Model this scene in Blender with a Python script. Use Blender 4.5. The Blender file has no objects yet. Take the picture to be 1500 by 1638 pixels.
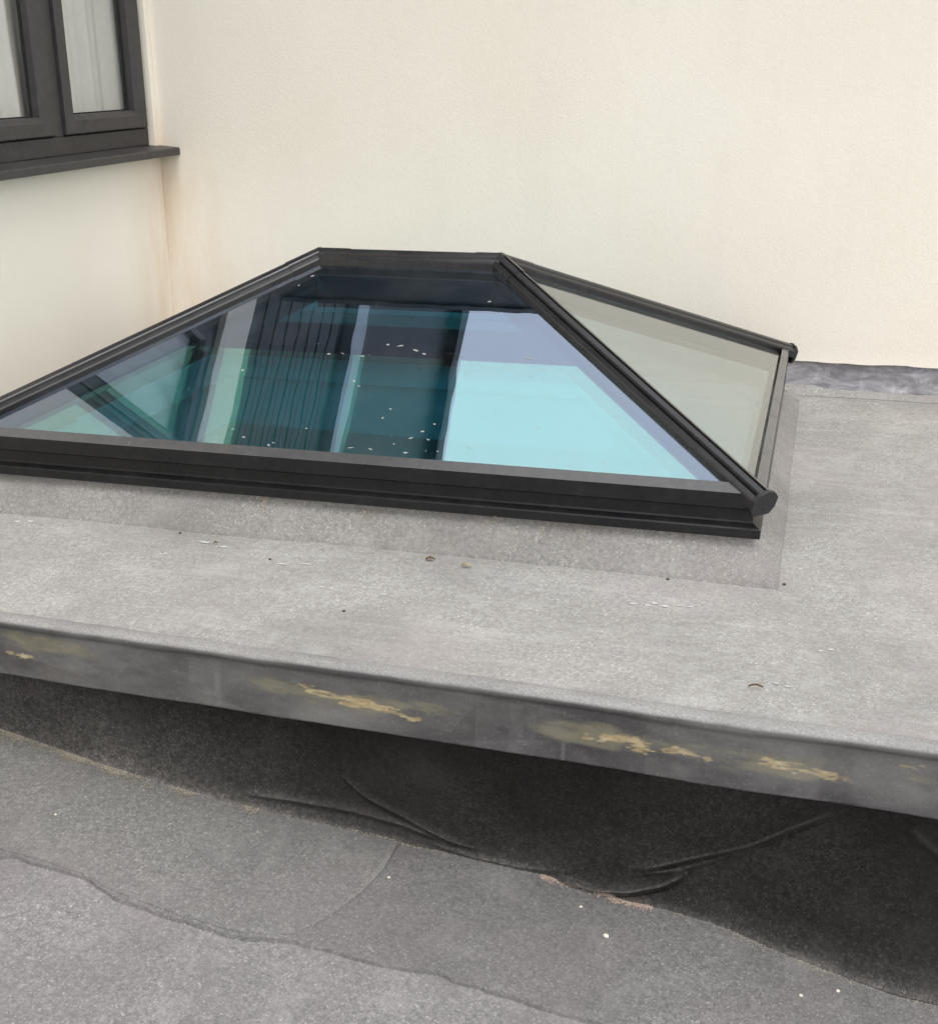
import bpy, math, random
import numpy as np
from mathutils import Vector, Matrix
random.seed(7)
RNG = np.random.default_rng(11)
scene = bpy.context.scene
COL = scene.collection

# ------------------------------------------------------------------ camera
SC = 1.5
FPX, YAW, PITCH, ROLL = 1965.8, -.2884, .355, -.0015          # photograph is 1500 x 1638 px
CAM = np.array([.0666, -1.7243, .5859]) * SC
_cy, _sy = math.cos(YAW), math.sin(YAW)
FWD = np.array([_sy * math.cos(PITCH), _cy * math.cos(PITCH), -math.sin(PITCH)])
_R0 = np.array([_cy, -_sy, 0.]); _U0 = np.cross(_R0, FWD)
RGT = _R0 * math.cos(ROLL) + _U0 * math.sin(ROLL)
UPV = _U0 * math.cos(ROLL) - _R0 * math.sin(ROLL)
cd = bpy.data.cameras.new('camera'); cam = bpy.data.objects.new('camera', cd); COL.objects.link(cam)
cd.sensor_fit = 'HORIZONTAL'; cd.sensor_width = 36.; cd.lens = 36. * FPX / 1500.
cd.clip_start = .02; cd.clip_end = 3000.
M = Matrix(((RGT[0], UPV[0], -FWD[0], CAM[0]), (RGT[1], UPV[1], -FWD[1], CAM[1]),
            (RGT[2], UPV[2], -FWD[2], CAM[2]), (0, 0, 0, 1)))
cam.matrix_world = M
scene.camera = cam

# ------------------------------------------------------------------ world, sun, exposure
SUN_EL, SUN_AZ = math.radians(63), math.radians(142)            # azimuth measured from +y towards +x
w = bpy.data.worlds.new('World'); scene.world = w; w.use_nodes = True
nt = w.node_tree; nt.nodes.clear()
sky = nt.nodes.new('ShaderNodeTexSky'); sky.sky_type = 'NISHITA'; sky.sun_disc = False
sky.sun_elevation = SUN_EL; sky.sun_rotation = SUN_AZ; sky.dust_density = 4.; sky.air_density = 1.2
hs = nt.nodes.new('ShaderNodeHueSaturation'); hs.inputs['Saturation'].default_value = .25
cl = nt.nodes.new('ShaderNodeMix'); cl.data_type = 'RGBA'; cl.inputs[0].default_value = .75
tcw = nt.nodes.new('ShaderNodeTexCoord'); nzw = nt.nodes.new('ShaderNodeTexNoise')
nzw.inputs['Scale'].default_value = 1.6; nzw.inputs['Detail'].default_value = 5
crw = nt.nodes.new('ShaderNodeValToRGB')
crw.color_ramp.elements[0].position = .3; crw.color_ramp.elements[0].color = (10.6, 10.9, 11.4, 1)
crw.color_ramp.elements[1].position = .7; crw.color_ramp.elements[1].color = (13.6, 13.6, 13.7, 1)
bg = nt.nodes.new('ShaderNodeBackground'); bg.inputs[1].default_value = .13
wo = nt.nodes.new('ShaderNodeOutputWorld')
L = nt.links.new
L(sky.outputs[0], hs.inputs['Color']); L(hs.outputs[0], cl.inputs[6])
L(tcw.outputs['Generated'], nzw.inputs['Vector']); L(nzw.outputs[0], crw.inputs[0]); L(crw.outputs[0], cl.inputs[7])
L(cl.outputs[2], bg.inputs[0]); L(bg.outputs[0], wo.inputs[0])
sl = bpy.data.lights.new('sun', 'SUN'); sl.energy = .8; sl.angle = math.radians(28); sl.color = (1., .96, .9)
so = bpy.data.objects.new('sun', sl); COL.objects.link(so)
sd = Vector((math.sin(SUN_AZ) * math.cos(SUN_EL), math.cos(SUN_AZ) * math.cos(SUN_EL), math.sin(SUN_EL)))
so.rotation_euler = sd.to_track_quat('Z', 'Y').to_euler(); so.location = (3, -6, 9)
scene.view_settings.view_transform = 'Standard'; scene.view_settings.look = 'None'
scene.view_settings.gamma = 1.; scene.view_settings.use_curve_mapping = False
scene.view_settings.exposure = 0.33
scene.cycles.max_bounces = 14; scene.cycles.transparent_max_bounces = 24
scene.cycles.diffuse_bounces = 6; scene.cycles.glossy_bounces = 6

# ------------------------------------------------------------------ pixel helpers
def ray(x, y):
    d = FWD + RGT * (x - 750) / FPX + UPV * (819 - y) / FPX
    return d / np.linalg.norm(d)
def hit_plane(px, n, k):                      # plane n.P = k
    d = ray(*px); n = np.asarray(n, float)
    return CAM + d * ((k - CAM @ n) / (d @ n))

# ------------------------------------------------------------------ numeric noise
def vnoise(p, seed=0):
    p = np.asarray(p, float); i = np.floor(p).astype(np.int64); f = p - i; f = f * f * (3 - 2 * f)
    def hsh(a):
        h = (a[..., 0] * 374761393 + a[..., 1] * 668265263 + a[..., 2] * 2147483647 + seed * 974711) & 0x7fffffff
        h = ((h ^ (h >> 13)) * 1274126177) & 0x7fffffff
        return ((h ^ (h >> 16)) & 0xffff) / 65535.
    r = 0
    for dx in (0, 1):
        for dy in (0, 1):
            for dz in (0, 1):
                wgt = (f[..., 0] if dx else 1 - f[..., 0]) * (f[..., 1] if dy else 1 - f[..., 1]) * (f[..., 2] if dz else 1 - f[..., 2])
                r = r + wgt * hsh(i + np.array([dx, dy, dz]))
    return r
def fnoise(p, oct=4, seed=0):
    p = np.asarray(p, float); a, s, t = 1., 0., 0.
    for o in range(oct):
        s = s + a * vnoise(p * 2 ** o, seed + o); t += a; a *= .5
    return s / t
def P3(*a): return np.stack(np.broadcast_arrays(*a), -1)
def sstep(a, b, x): t = np.clip((x - a) / (b - a), 0, 1); return t * t * (3 - 2 * t)

# ------------------------------------------------------------------ object helpers
def link(o, parent=None):
    COL.objects.link(o)
    if parent is not None: o.parent = parent
    return o
def empty(name, loc=(0, 0, 0), parent=None):
    o = bpy.data.objects.new(name, None); o.location = loc; o.empty_display_size = .1
    return link(o, parent)
def tag(o, label=None, cat=None, group=None, kind=None):
    if label: o['label'] = label
    if cat: o['category'] = cat
    if group: o['group'] = group
    if kind: o['kind'] = kind
    return o
def mesh(name, V, F, mats, parent=None, smooth=False, midx=None, cols=None, sharp=None):
    me = bpy.data.meshes.new(name)
    me.from_pydata([tuple(map(float, v)) for v in V], [], [tuple(map(int, f)) for f in F])
    for m in (mats if isinstance(mats, (list, tuple)) else [mats]): me.materials.append(m)
    if midx is not None: me.polygons.foreach_set('material_index', list(midx))
    if cols:
        for k, c in cols.items():
            at = me.color_attributes.new(k, 'FLOAT_COLOR', 'POINT')
            c = np.asarray(c, float)
            if c.ndim == 1: c = np.stack([c, c, c], -1)
            at.data.foreach_set('color', np.concatenate([c, np.ones((len(c), 1))], 1).ravel())
    if smooth: me.polygons.foreach_set('use_smooth', [True] * len(me.polygons))
    me.update()
    if sharp: me.set_sharp_from_angle(angle=math.radians(sharp))
    return link(bpy.data.objects.new(name, me), parent)
def grid_faces(nu, nv, keep=None, flip=False):
    F = []
    for i in range(nu - 1):
        for j in range(nv - 1):
            if keep is not None and not keep[i, j]: continue
            f = (i * nv + j, (i + 1) * nv + j, (i + 1) * nv + j + 1, i * nv + j + 1)
            F.append(f[::-1] if flip else f)
    return F
BOXF = [(0, 3, 2, 1), (4, 5, 6, 7), (0, 1, 5, 4), (1, 2, 6, 5), (2, 3, 7, 6), (3, 0, 4, 7)]
def boxv(x0, y0, z0, x1, y1, z1):
    return [(x0, y0, z0), (x1, y0, z0), (x1, y1, z0), (x0, y1, z0), (x0, y0, z1), (x1, y0, z1), (x1, y1, z1), (x0, y1, z1)]
def boxes(name, bs, mat, parent=None, bevel=0.):
    V, F = [], []
    for b in bs:
        o = len(V); V += boxv(*b); F += [tuple(i + o for i in f) for f in BOXF]
    ob = mesh(name, V, F, mat, parent)
    if bevel:
        m = ob.modifiers.new('bevel', 'BEVEL'); m.width = bevel; m.segments = 2; m.limit_method = 'ANGLE'
        m.harden_normals = False
    return ob
def prism(sections, closed_caps=True):
    """sections: list of equal-length point loops -> V,F"""
    n = len(sections[0]); V = [p for s in sections for p in s]; F = []
    for k in range(len(sections) - 1):
        for i in range(n):
            j = (i + 1) % n
            F.append((k * n + i, k * n + j, (k + 1) * n + j, (k + 1) * n + i))
    if closed_caps:
        F.append(tuple(range(n))[::-1]); F.append(tuple((len(sections) - 1) * n + i for i in range(n)))
    return V, F

# ------------------------------------------------------------------ materials
class NT:
    def __init__(s, name):
        s.m = bpy.data.materials.new(name); s.m.use_nodes = True; s.t = s.m.node_tree
        s.b = s.t.nodes['Principled BSDF']; s.out = s.t.nodes['Material Output']
        s.tc = s.t.nodes.new('ShaderNodeTexCoord')
    def n(s, ty, **kw):
        nd = s.t.nodes.new(ty)
        for k, v in kw.items(): setattr(nd, k, v)
        return nd
    def link(s, a, b): s.t.links.new(a, b)
    def noise(s, scale, detail=4, rough=.55, vec=None, dist=0.):
        nd = s.n('ShaderNodeTexNoise'); nd.inputs['Scale'].default_value = scale; nd.inputs['Detail'].default_value = detail
        nd.inputs['Roughness'].default_value = rough; nd.inputs['Distortion'].default_value = dist
        s.link(vec if vec is not None else s.tc.outputs['Object'], nd.inputs['Vector']); return nd.outputs[0]
    def mapv(s, scale=(1, 1, 1), loc=(0, 0, 0), rot=(0, 0, 0)):
        nd = s.n('ShaderNodeMapping'); nd.inputs['Scale'].default_value = scale; nd.inputs['Location'].default_value = loc
        nd.inputs['Rotation'].default_value = rot
        s.link(s.tc.outputs['Object'], nd.inputs['Vector']); return nd.outputs[0]
    def ramp(s, fac, stops):
        nd = s.n('ShaderNodeValToRGB'); cr = nd.color_ramp
        while len(cr.elements) < len(stops): cr.elements.new(.5)
        for e, (p, c) in zip(cr.elements, stops):
            e.position = p; e.color = (c, c, c, 1) if isinstance(c, (int, float)) else (*c, 1)
        s.link(fac, nd.inputs[0]); return nd.outputs[0]
    def mix(s, fac, a, b, mode='MIX'):
        nd = s.n('ShaderNodeMix', data_type='RGBA', blend_type=mode)
        for i, v in ((0, fac), (6, a), (7, b)):
            if isinstance(v, (int, float)): nd.inputs[i].default_value = v if i == 0 else (v, v, v, 1)
            elif isinstance(v, tuple): nd.inputs[i].default_value = (*v, 1)
            else: s.link(v, nd.inputs[i])
        return nd.outputs[2]
    def math(s, op, a, b=0.):
        nd = s.n('ShaderNodeMath', operation=op)
        for i, v in ((0, a), (1, b)):
            if isinstance(v, (int, float)): nd.inputs[i].default_value = v
            else: s.link(v, nd.inputs[i])
        return nd.outputs[0]
    def attr(s, name):
        nd = s.n('ShaderNodeAttribute', attribute_name=name); return nd.outputs['Color']
    def bump(s, h, strength=.3, dist=.002):
        nd = s.n('ShaderNodeBump'); nd.inputs['Strength'].default_value = strength; nd.inputs['Distance'].default_value = dist
        s.link(h, nd.inputs['Height']); s.link(nd.outputs[0], s.b.inputs['Normal'])
    def done(s, col, rough=.8, spec=.5, metal=0.):
        if isinstance(col, tuple): s.b.inputs['Base Color'].default_value = (*col, 1)
        else: s.link(col, s.b.inputs['Base Color'])
        if isinstance(rough, (int, float)): s.b.inputs['Roughness'].default_value = rough
        else: s.link(rough, s.b.inputs['Roughness'])
        s.b.inputs['Specular IOR Level'].default_value = spec; s.b.inputs['Metallic'].default_value = metal
        return s.m

def mat_render():
    s = NT('cream_render')
    base = s.ramp(s.noise(1.1, 4), [(.3, (.83, .765, .665)), (.7, (.87, .82, .73))])
    # rusty run-off in the inner corner, a few centimetres wide, and beneath the sill end
    sx = s.n('ShaderNodeSeparateXYZ'); s.link(s.tc.outputs['Object'], sx.inputs[0])
    dx = s.math('ADD', s.math('ABSOLUTE', s.math('ADD', sx.outputs[0], 2.373)), s.math('ABSOLUTE', s.math('SUBTRACT', sx.outputs[1], 1.685)))
    nz = s.noise(3.2, 5, .6, s.mapv((4, 4, 1.)))
    m = s.math('MULTIPLY', s.ramp(dx, [(.0, 1.), (.05, .8), (.32, 0.)]), s.ramp(nz, [(.35, .25), (.7, 1.)]))
    zz = s.n('ShaderNodeMapRange'); zz.inputs[1].default_value = .75; zz.inputs[2].default_value = .45
    s.link(sx.outputs[2], zz.inputs[0])
    m = s.math('MULTIPLY', m, zz.outputs[0])
    col = s.mix(s.math('MULTIPLY', m, .55), base, (.66, .47, .28))
    st = s.noise(2., 5, .65, s.mapv((2.4, 2.4, .5)))
    col = s.mix(s.ramp(st, [(.52, 0.), (.8, .10)]), col, (.55, .52, .46))
    fine = s.noise(230, 3, .6); mid = s.noise(55, 3)
    col = s.mix(s.ramp(fine, [(.3, .07), (.55, 0.)]), col, (.5, .46, .4))
    h = s.mix(.35, fine, mid); s.bump(h, .55, .003)
    return s.done(col, .92, .25)
def mat_felt(name, base, light, dark, tint=(1, 1, 1), stain=None, coarse=210, streak=.0):
    s = NT(name)
    g = s.mix(.45, s.noise(coarse, 5, .72), s.noise(85, 5, .7))
    v = s.n('ShaderNodeTexVoronoi'); v.inputs['Scale'].default_value = 330.; s.link(s.tc.outputs['Object'], v.inputs['Vector'])
    col = s.ramp(g, [(.36, dark), (.5, base), (.65, light)])
    fl = s.ramp(v.outputs['Color'], [(.80, 0.), (.95, 1.)])
    col = s.mix(s.math('MULTIPLY', fl, .5), col, tuple(min(1, c * 1.9) for c in light))
    dk = s.ramp(s.noise(150, 3, .6, s.mapv((1, 1, 1), (5, 3, 1))), [(.30, 1.), (.40, 0.)])
    col = s.mix(s.math('MULTIPLY', dk, .35), col, tuple(c * .45 for c in dark))
    pt = s.noise(2.3, 6, .62); pt2 = s.noise(9., 5, .6, s.mapv((1, 1, 1), (3, 1, 2)))
    col = s.mix(s.ramp(pt, [(.36, .55), (.60, 0.)]), col, tuple(c * .62 for c in base))
    col = s.mix(s.ramp(pt2, [(.52, 0.), (.75, .35)]), col, light)
    if streak:
        sk = s.noise(2.2, 6, .66, s.mapv((1.2, 9., 1.)), .4)
        col = s.mix(s.ramp(sk, [(.52, 0.), (.78, streak)]), col, tuple(min(1, c * 1.35) for c in light))
    pk = s.noise(3.1, 3, .5, s.mapv((1, 1, 1), (7, 2, 0)))
    col = s.mix(s.ramp(pk, [(.50, 0.), (.72, .32)]), col, tuple(c * k for c, k in zip(base, (1.10, .96, 1.0))))
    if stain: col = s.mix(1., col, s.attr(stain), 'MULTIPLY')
    hh = s.mix(.5, g, v.outputs['Distance']); s.bump(hh, .55, .0025)
    return s.done(col, .94, .22)
def mat_frame(name, base=(.009, .0095, .0105), rough=.27, dust_lighten=.10, spec=.32):
    s = NT(name)
    d = s.noise(38, 6, .7); d2 = s.noise(6, 4, .6)
    m = s.math('MULTIPLY', s.ramp(d, [(.42, 0.), (.75, 1.)]), s.ramp(d2, [(.35, .2), (.7, 1.)]))
    col = s.mix(s.math('MULTIPLY', m, dust_lighten), base, (.17, .16, .15))
    r = s.ramp(d2, [(.3, rough - .04), (.7, rough + .16)])
    s.bump(s.noise(420, 2), .08, .0006)
    return s.done(col, r, spec)
def mat_fascia():
    s = NT('edge_trim_coating')
    a = s.attr('stain')
    sp = s.n('ShaderNodeSeparateColor'); s.link(a, sp.inputs[0])
    st = s.noise(3.5, 6, .62, s.mapv((.8, 1., 2.2)))
    col = s.ramp(st, [(.36, (.034, .031, .034)), (.5, (.070, .066, .066)), (.64, (.135, .129, .124))])
    bl = s.n('ShaderNodeTexVoronoi'); bl.inputs['Scale'].default_value = 5.; s.link(s.mapv((1, 1, 2)), bl.inputs['Vector'])
    col = s.mix(.22, col, s.ramp(bl.outputs['Color'], [(.2, .055), (.8, .16)]))
    ol = s.ramp(s.noise(30, 5, .65, s.mapv((.6, 1, 1.6))), [(.3, (.135, .125, .085)), (.7, (.22, .205, .145))])
    col = s.mix(sp.outputs[1], col, ol)
    yl = s.ramp(s.noise(70, 5, .7, s.mapv((.5, 1, 1.6))), [(.3, (.22, .165, .085)), (.5, (.36, .285, .155)), (.7, (.50, .43, .29))])
    col = s.mix(sp.outputs[0], col, yl)
    gt = s.ramp(s.noise(220, 5, .7), [(.3, (.20, .195, .19)), (.7, (.42, .41, .40))])
    col = s.mix(sp.outputs[2], col, gt)
    f = s.noise(160, 4, .65); col = s.mix(s.ramp(f, [(.55, 0.), (.8, .3)]), col, (.30, .29, .28))
    s.bump(f, .28, .0015)
    return s.done(col, .72, .35)
def mat_lead():
    s = NT('weathered_lead')
    a = s.noise(11, 6, .7, s.mapv((.7, 1, 2.2)), 1.2)
    col = s.ramp(a, [(.28, (.12, .115, .125)), (.48, (.235, .225, .245)), (.62, (.35, .34, .36)), (.75, (.66, .65, .68))])
    col = s.mix(s.ramp(s.noise(40, 4), [(.55, 0.), (.8, .4)]), col, (.62, .61, .62))
    s.bump(s.noise(60, 4), .25, .002)
    return s.done(col, .6, .4)
def mat_glass(name, tint, rcol, base, wob=.05, wscale=2.4, film=0.):
    s = NT(name); s.t.nodes.remove(s.b)
    lw = s.n('ShaderNodeLayerWeight'); lw.inputs['Blend'].default_value = .5
    p5 = s.math('POWER', lw.outputs['Facing'], 5.)
    fac = s.math('ADD', s.math('MULTIPLY', p5, 1 - base), base)
    tr = s.n('ShaderNodeBsdfTransparent'); tr.inputs[0].default_value = (*tint, 1)
    gl = s.n('ShaderNodeBsdfGlossy'); gl.inputs['Roughness'].default_value = .004
    gz = s.n('ShaderNodeMapRange'); gz.inputs[1].default_value = .42; gz.inputs[2].default_value = .74; s.link(lw.outputs['Facing'], gz.inputs[0])
    gc = s.mix(gz.outputs[0], rcol, (.96, .985, .97)); s.link(gc, gl.inputs['Color'])
    bp = s.n('ShaderNodeBump'); bp.inputs['Strength'].default_value = wob; bp.inputs['Distance'].default_value = .01
    s.link(s.noise(wscale, 2, .4, s.mapv((3., 1., 1.))), bp.inputs['Height']); s.link(bp.outputs[0], gl.inputs['Normal'])
    mx = s.n('ShaderNodeMixShader'); s.link(fac, mx.inputs[0]); s.link(tr.outputs[0], mx.inputs[1]); s.link(gl.outputs[0], mx.inputs[2])
    if film:
        df = s.n('ShaderNodeBsdfDiffuse'); df.inputs[0].default_value = (.42, .42, .40, 1)
        d1 = s.ramp(s.noise(5., 6, .68), [(.48, 0.), (.8, 1.)]); d2 = s.ramp(s.noise(120., 4, .7), [(.35, .25), (.7, 1.)])
        ms = s.n('ShaderNodeMixShader'); s.link(s.math('MULTIPLY', s.math('ADD', s.math('MULTIPLY', s.math('MULTIPLY', d1, d2), film), film * .06), 1.), ms.inputs[0])
        s.link(mx.outputs[0], ms.inputs[1]); s.link(df.outputs[0], ms.inputs[2]); mx = ms
    s.link(mx.outputs[0], s.out.inputs['Surface']); return s.m
def mat_plain(name, c, rough=.7, var=.15, scale=40., spec=.4, bump=.15):
    s = NT(name); n = s.noise(scale, 4)
    col = s.ramp(n, [(.3, tuple(k * (1 - var) for k in c)), (.7, tuple(min(1, k * (1 + var)) for k in c))])
    if bump: s.bump(n, bump, .002)
    return s.done(col, rough, spec)

RENDER = mat_render()
FELT_TOP = mat_felt('pale_mineral_felt', (.365, .355, .338), (.52, .51, .49), (.235, .228, .218), streak=.22)
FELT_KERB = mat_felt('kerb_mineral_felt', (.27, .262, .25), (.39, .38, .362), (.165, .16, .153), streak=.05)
FELT_LOW = mat_felt('grey_mineral_felt', (.245, .235, .235), (.40, .388, .385), (.14, .135, .135))
FELT_LAP = mat_felt('grey_mineral_felt_lap', (.20, .194, .191), (.33, .32, .315), (.112, .108, .107))
FELT_PATCH = mat_felt('grey_mineral_felt_patch', (.21, .205, .20), (.335, .327, .318), (.122, .119, .117))
FELT_UP = mat_felt('dark_mineral_felt', (.0175, .0168, .0165), (.040, .038, .037), (.0075, .0072, .0072), stain='dust_lighten')  # the attribute carries dust and the light painted on the folds
FRAME = mat_frame('anthracite_aluminium')
FRAME_IN = mat_plain('anthracite_inner_frame', (.022, .023, .026), .55, .1)
PVC = mat_frame('anthracite_window_plastic', (.040, .037, .038), .42, .28, .4)
PLATE = mat_frame('anthracite_cover_plate', (.072, .072, .074), .18, .35, .6)
CAPM = mat_frame('anthracite_cap', (.013, .013, .0145), .22, .10, .6)
SEAL = mat_plain('black_rubber_seal', (.012, .012, .012), .7, .1)
FASCIA = mat_fascia(); LEAD = mat_lead()
GL_OUT = mat_glass('coated_glass_outer', (.82, .92, .96), (.68, .79, 1.0), .31, .03, 2.4, .075)
GL_IN = mat_glass('coated_glass_inner', (.26, .80, .98), (.42, 1.0, .68), .45, .03)
GL_CLR = mat_glass('added_clear_strip', (.28, .60, .68), (.8, .9, 1.), .03, .03)
GL_EDGE = mat_plain('glass_edge_spacer', (.02, .022, .024), .5, .1)
WGLASS = mat_glass('window_glass', (.97, .975, .97), (1., 1., 1.), .08, .03)
PLASTER = mat_plain('white_plaster', (.74, .74, .72), .85, .04, 12)
ROOMFLOOR = mat_plain('dark_room_floor', (.07, .055, .045), .5, .3, 8)
CURTAIN = mat_plain('pale_curtain_cloth', (.62, .615, .59), .9, .04, 60)
CLAD = mat_plain('slate_grey_cladding', (.030, .034, .038), .6, .25, 6)
TRIM = mat_plain('grey_trim_paint', (.42, .46, .50), .5, .06, 10)
DARKEAVE = mat_plain('dark_eaves_board', (.022, .023, .026), .5, .2, 6)
GROUND = mat_plain('garden_ground', (.10, .11, .06), .95, .4, .6)

# ------------------------------------------------------------------ key dimensions (metres)
W, D, H, INS = 2.103, 1.5, .376, .781              # lantern footprint, ridge rise, hip run
SA, FALL = .0129, .0107
ZR, ZFB = -.2085, -.3306
XL, YB = -2.373, 1.6854
def ye(x): return -.6612 - .0203 * np.asarray(x)    # front edge of the upper roof
def rz(x): return FALL * np.asarray(x)

# ================================================================== SETTING
g = mesh('ground', [(-900, -900, -3.9), (900, -900, -3.9), (900, 900, -3.9), (-900, 900, -3.9)], [(0, 1, 2, 3)], GROUND)
tag(g, kind='structure')

# ---- upper roof deck, with the opening under the lantern
def axis(lo, hi, step, extra=()):
    n = max(2, int(round((hi - lo) / step)) + 1)
    a = np.unique(np.round(np.concatenate([np.linspace(lo, hi, n), np.array(extra, float)]), 5))
    return a
LM = Matrix.Rotation(SA, 4, 'Z') @ Matrix.Rotation(-math.atan(FALL), 4, 'Y')
hx0, hx1, hy0, hy1 = -W + .09, -.09, .09, D - .08
ux = np.unique(np.concatenate([axis(XL + .001, .9, .03, (hx0, hx1)), axis(.9, 5., .15)]))
uv = axis(0., 1., .0125)
# rows run from the edge to the wall; the opening keeps straight sides by using absolute y
uy = np.unique(np.concatenate([axis(-.5, YB + .012, .03, (hy0, hy1))]))
V, nv = [], len(uy) + 3
for x in ux:
    e = float(ye(x)) + .028
    rows = np.concatenate([e + (uy[0] - e) * np.array([0, .33, .66]), uy])
    for y in rows: V.append((x, y, ZR + rz(x)))
V = np.array(V)
V[:, 2] += (fnoise(P3(V[:, 0] * 3, V[:, 1] * 3, 0), 3) - .5) * .010 * sstep(-.62, -.45, V[:, 1]) * (1 - sstep(YB - .2, YB, V[:, 1]))
keep = np.ones((len(ux) - 1, nv - 1), bool)
for i in range(len(ux) - 1):
    for j in range(3, nv - 1):
        if hx0 - 1e-6 <= ux[i] and ux[i + 1] <= hx1 + 1e-6 and hy0 - 1e-6 <= uy[j - 3] and uy[j - 2] <= hy1 + 1e-6: keep[i, j] = False
upper = mesh('upper_roof', V, grid_faces(len(ux), nv, keep), FELT_TOP, smooth=True)
tag(upper, 'pale grey mineral felt flat roof around the glass lantern', None, kind='structure')

# ---- edge trim of the upper roof (rounded welt and fascia)
tx = np.unique(np.concatenate([axis(-2.372, -1.9, .02), axis(-1.9, .65, .0035), axis(.65, 5., .03)]))
prof = [(.040, -.0015), (.034, .0030), (.026, .0050), (.012, .0052), (.002, .0035), (-.003, .0005), (-.0055, -.004), (-.0055, -.009), (-.003, -.013), (.001, -.018)]
for k in range(1, 41): prof.append((.001 - .010 * (k / 40) ** 1.3, -.018 - k / 40 * (ZR - ZFB - .018)))
prof += [(-.004, -(ZR - ZFB) - .0035), (.006, -(ZR - ZFB) - .002), (.022, -(ZR - ZFB) - .002), (.030, -(ZR - ZFB) + .004), (.034, -.03)]
prof = np.array(prof); npf = len(prof)
X = np.repeat(tx, npf); PY = np.tile(prof[:, 0], len(tx)); PZ = np.tile(prof[:, 1], len(tx))
wob = (fnoise(P3(X * 4, PZ * 6, 1.), 4) - .5)
wob2 = (fnoise(P3(X * 22, PZ * 30, 4.), 3) - .5)
Y = ye(X) + PY + wob * .008 * (PZ < -.01) + wob2 * .002
Z = ZR + rz(X) + PZ + (fnoise(P3(X * 2.2, 0, 9.), 4) - .5) * .008 + (fnoise(P3(X * 30, PY * 60, 2.), 3) - .5) * .0022 * (PZ > -.01)
# stain channels: r = ochre lichen, g = olive film, b = grit on the top welt
hgt = -PZ / (ZR - ZFB)
r_ = np.zeros_like(X); g_ = np.zeros_like(X)
def fx(px, py): return hit_plane((px, py), (0.0203, 1, 0), -.6612)
for (px, py, hw, hh, a) in [(575, 1124, .085, .011, 1.), (510, 1108, .06, .014, .7), (640, 1140, .07, .011, .6), (1010, 1190, .055, .014, 1.),
                            (1085, 1200, .07, .008, .9), (1240, 1222, .055, .011, 1.), (1300, 1235, .05, .010, .9), (1345, 1248, .06, .012, .35),
                            (1455, 1226, .03, .009, .7), (35, 1046, .06, .007, .6), (100, 1054, .05, .006, .4), (950, 1180, .05, .012, .6)]:
    q = fx(px, py); zc = q[2] - rz(q[0]) - ZR
    dx = (X - q[0]) / hw; dz = (PZ - zc + .05 * (X - q[0]) + .020 * (fnoise(P3(X * 22, 0, px * .1), 4) - .5)) / hh
    r_ = np.maximum(r_, a * np.exp(-dx ** 2 * 1.3 - dz ** 2 * .9))
for (px, py, hw, hh, a) in [(60, 1030, .16, .022, .75), (560, 1118, .24, .028, .85), (690, 1140, .05, .022, .8), (960, 1180, .13, .028, .8),
                            (1240, 1225, .22, .030, .6), (1440, 1232, .10, .02, .6), (455, 1100, .08, .02, .6), (1090, 1190, .10, .02, .5)]:
    q = fx(px, py); zc = q[2] - rz(q[0]) - ZR
    dx = (X - q[0]) / hw; dz = (PZ - zc + .02 * (fnoise(P3(X * 12, 0, px * .2), 3) - .5)) / hh
    g_ = np.maximum(g_, a * np.exp(-dx ** 2 * 1.3 - dz ** 2))
nz1 = fnoise(P3(X * 30, PZ * 150 + X * 4, 3.), 5); nz2 = fnoise(P3(X * 9 , PZ * 45 + X * 3, 6.), 5)
rdg = 1 - 2 * np.abs(fnoise(P3(X * 17, PZ * 85 + X * 5, 12.), 4) - .5)
r_ = sstep(.34, .50, r_ * (1.1 * nz1 + .75 * sstep(.72, .98, rdg) - .05)) * .85
g_ = sstep(.22, .60, g_ * np.clip(3.4 * nz2 - 1.05, 0, 1.6)) * .7
b_ = sstep(.004, -.002, -PZ) * (.62 + .5 * fnoise(P3(X * 9, PY * 30, 8.), 4))
b_ = np.clip(b_, 0, 1) + .16 * sstep(.55, .75, fnoise(P3(X * 3, PZ * 10, 5.), 4)) * (PZ < -.02)
for (px, wd_, a) in [(330, .07, .10), (348, .006, .16), (800, .09, .07), (838, .05, .10), (880, .04, .06), (905, .004, .2), (125, .05, .06), (1180, .3, .06), (1420, .3, .08)]:
    xq = fx(px, 1100)[0]; b_ = b_ + a * sstep(wd_ * .5 + .002, wd_ * .5, np.abs(X - xq)) * (PZ < -.025) * sstep(.3, .5, fnoise(P3(X * 20, PZ * 30, px), 3))
et = mesh('edge_trim', np.stack([X, Y, Z], -1), grid_faces(len(tx), npf, flip=True), FASCIA, upper, smooth=True,
          cols={'stain': np.clip(np.stack([r_, g_, b_], -1), 0, 1)})
tag(et, 'weathered dark grey fascia edge with ochre lichen streaks')

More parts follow.
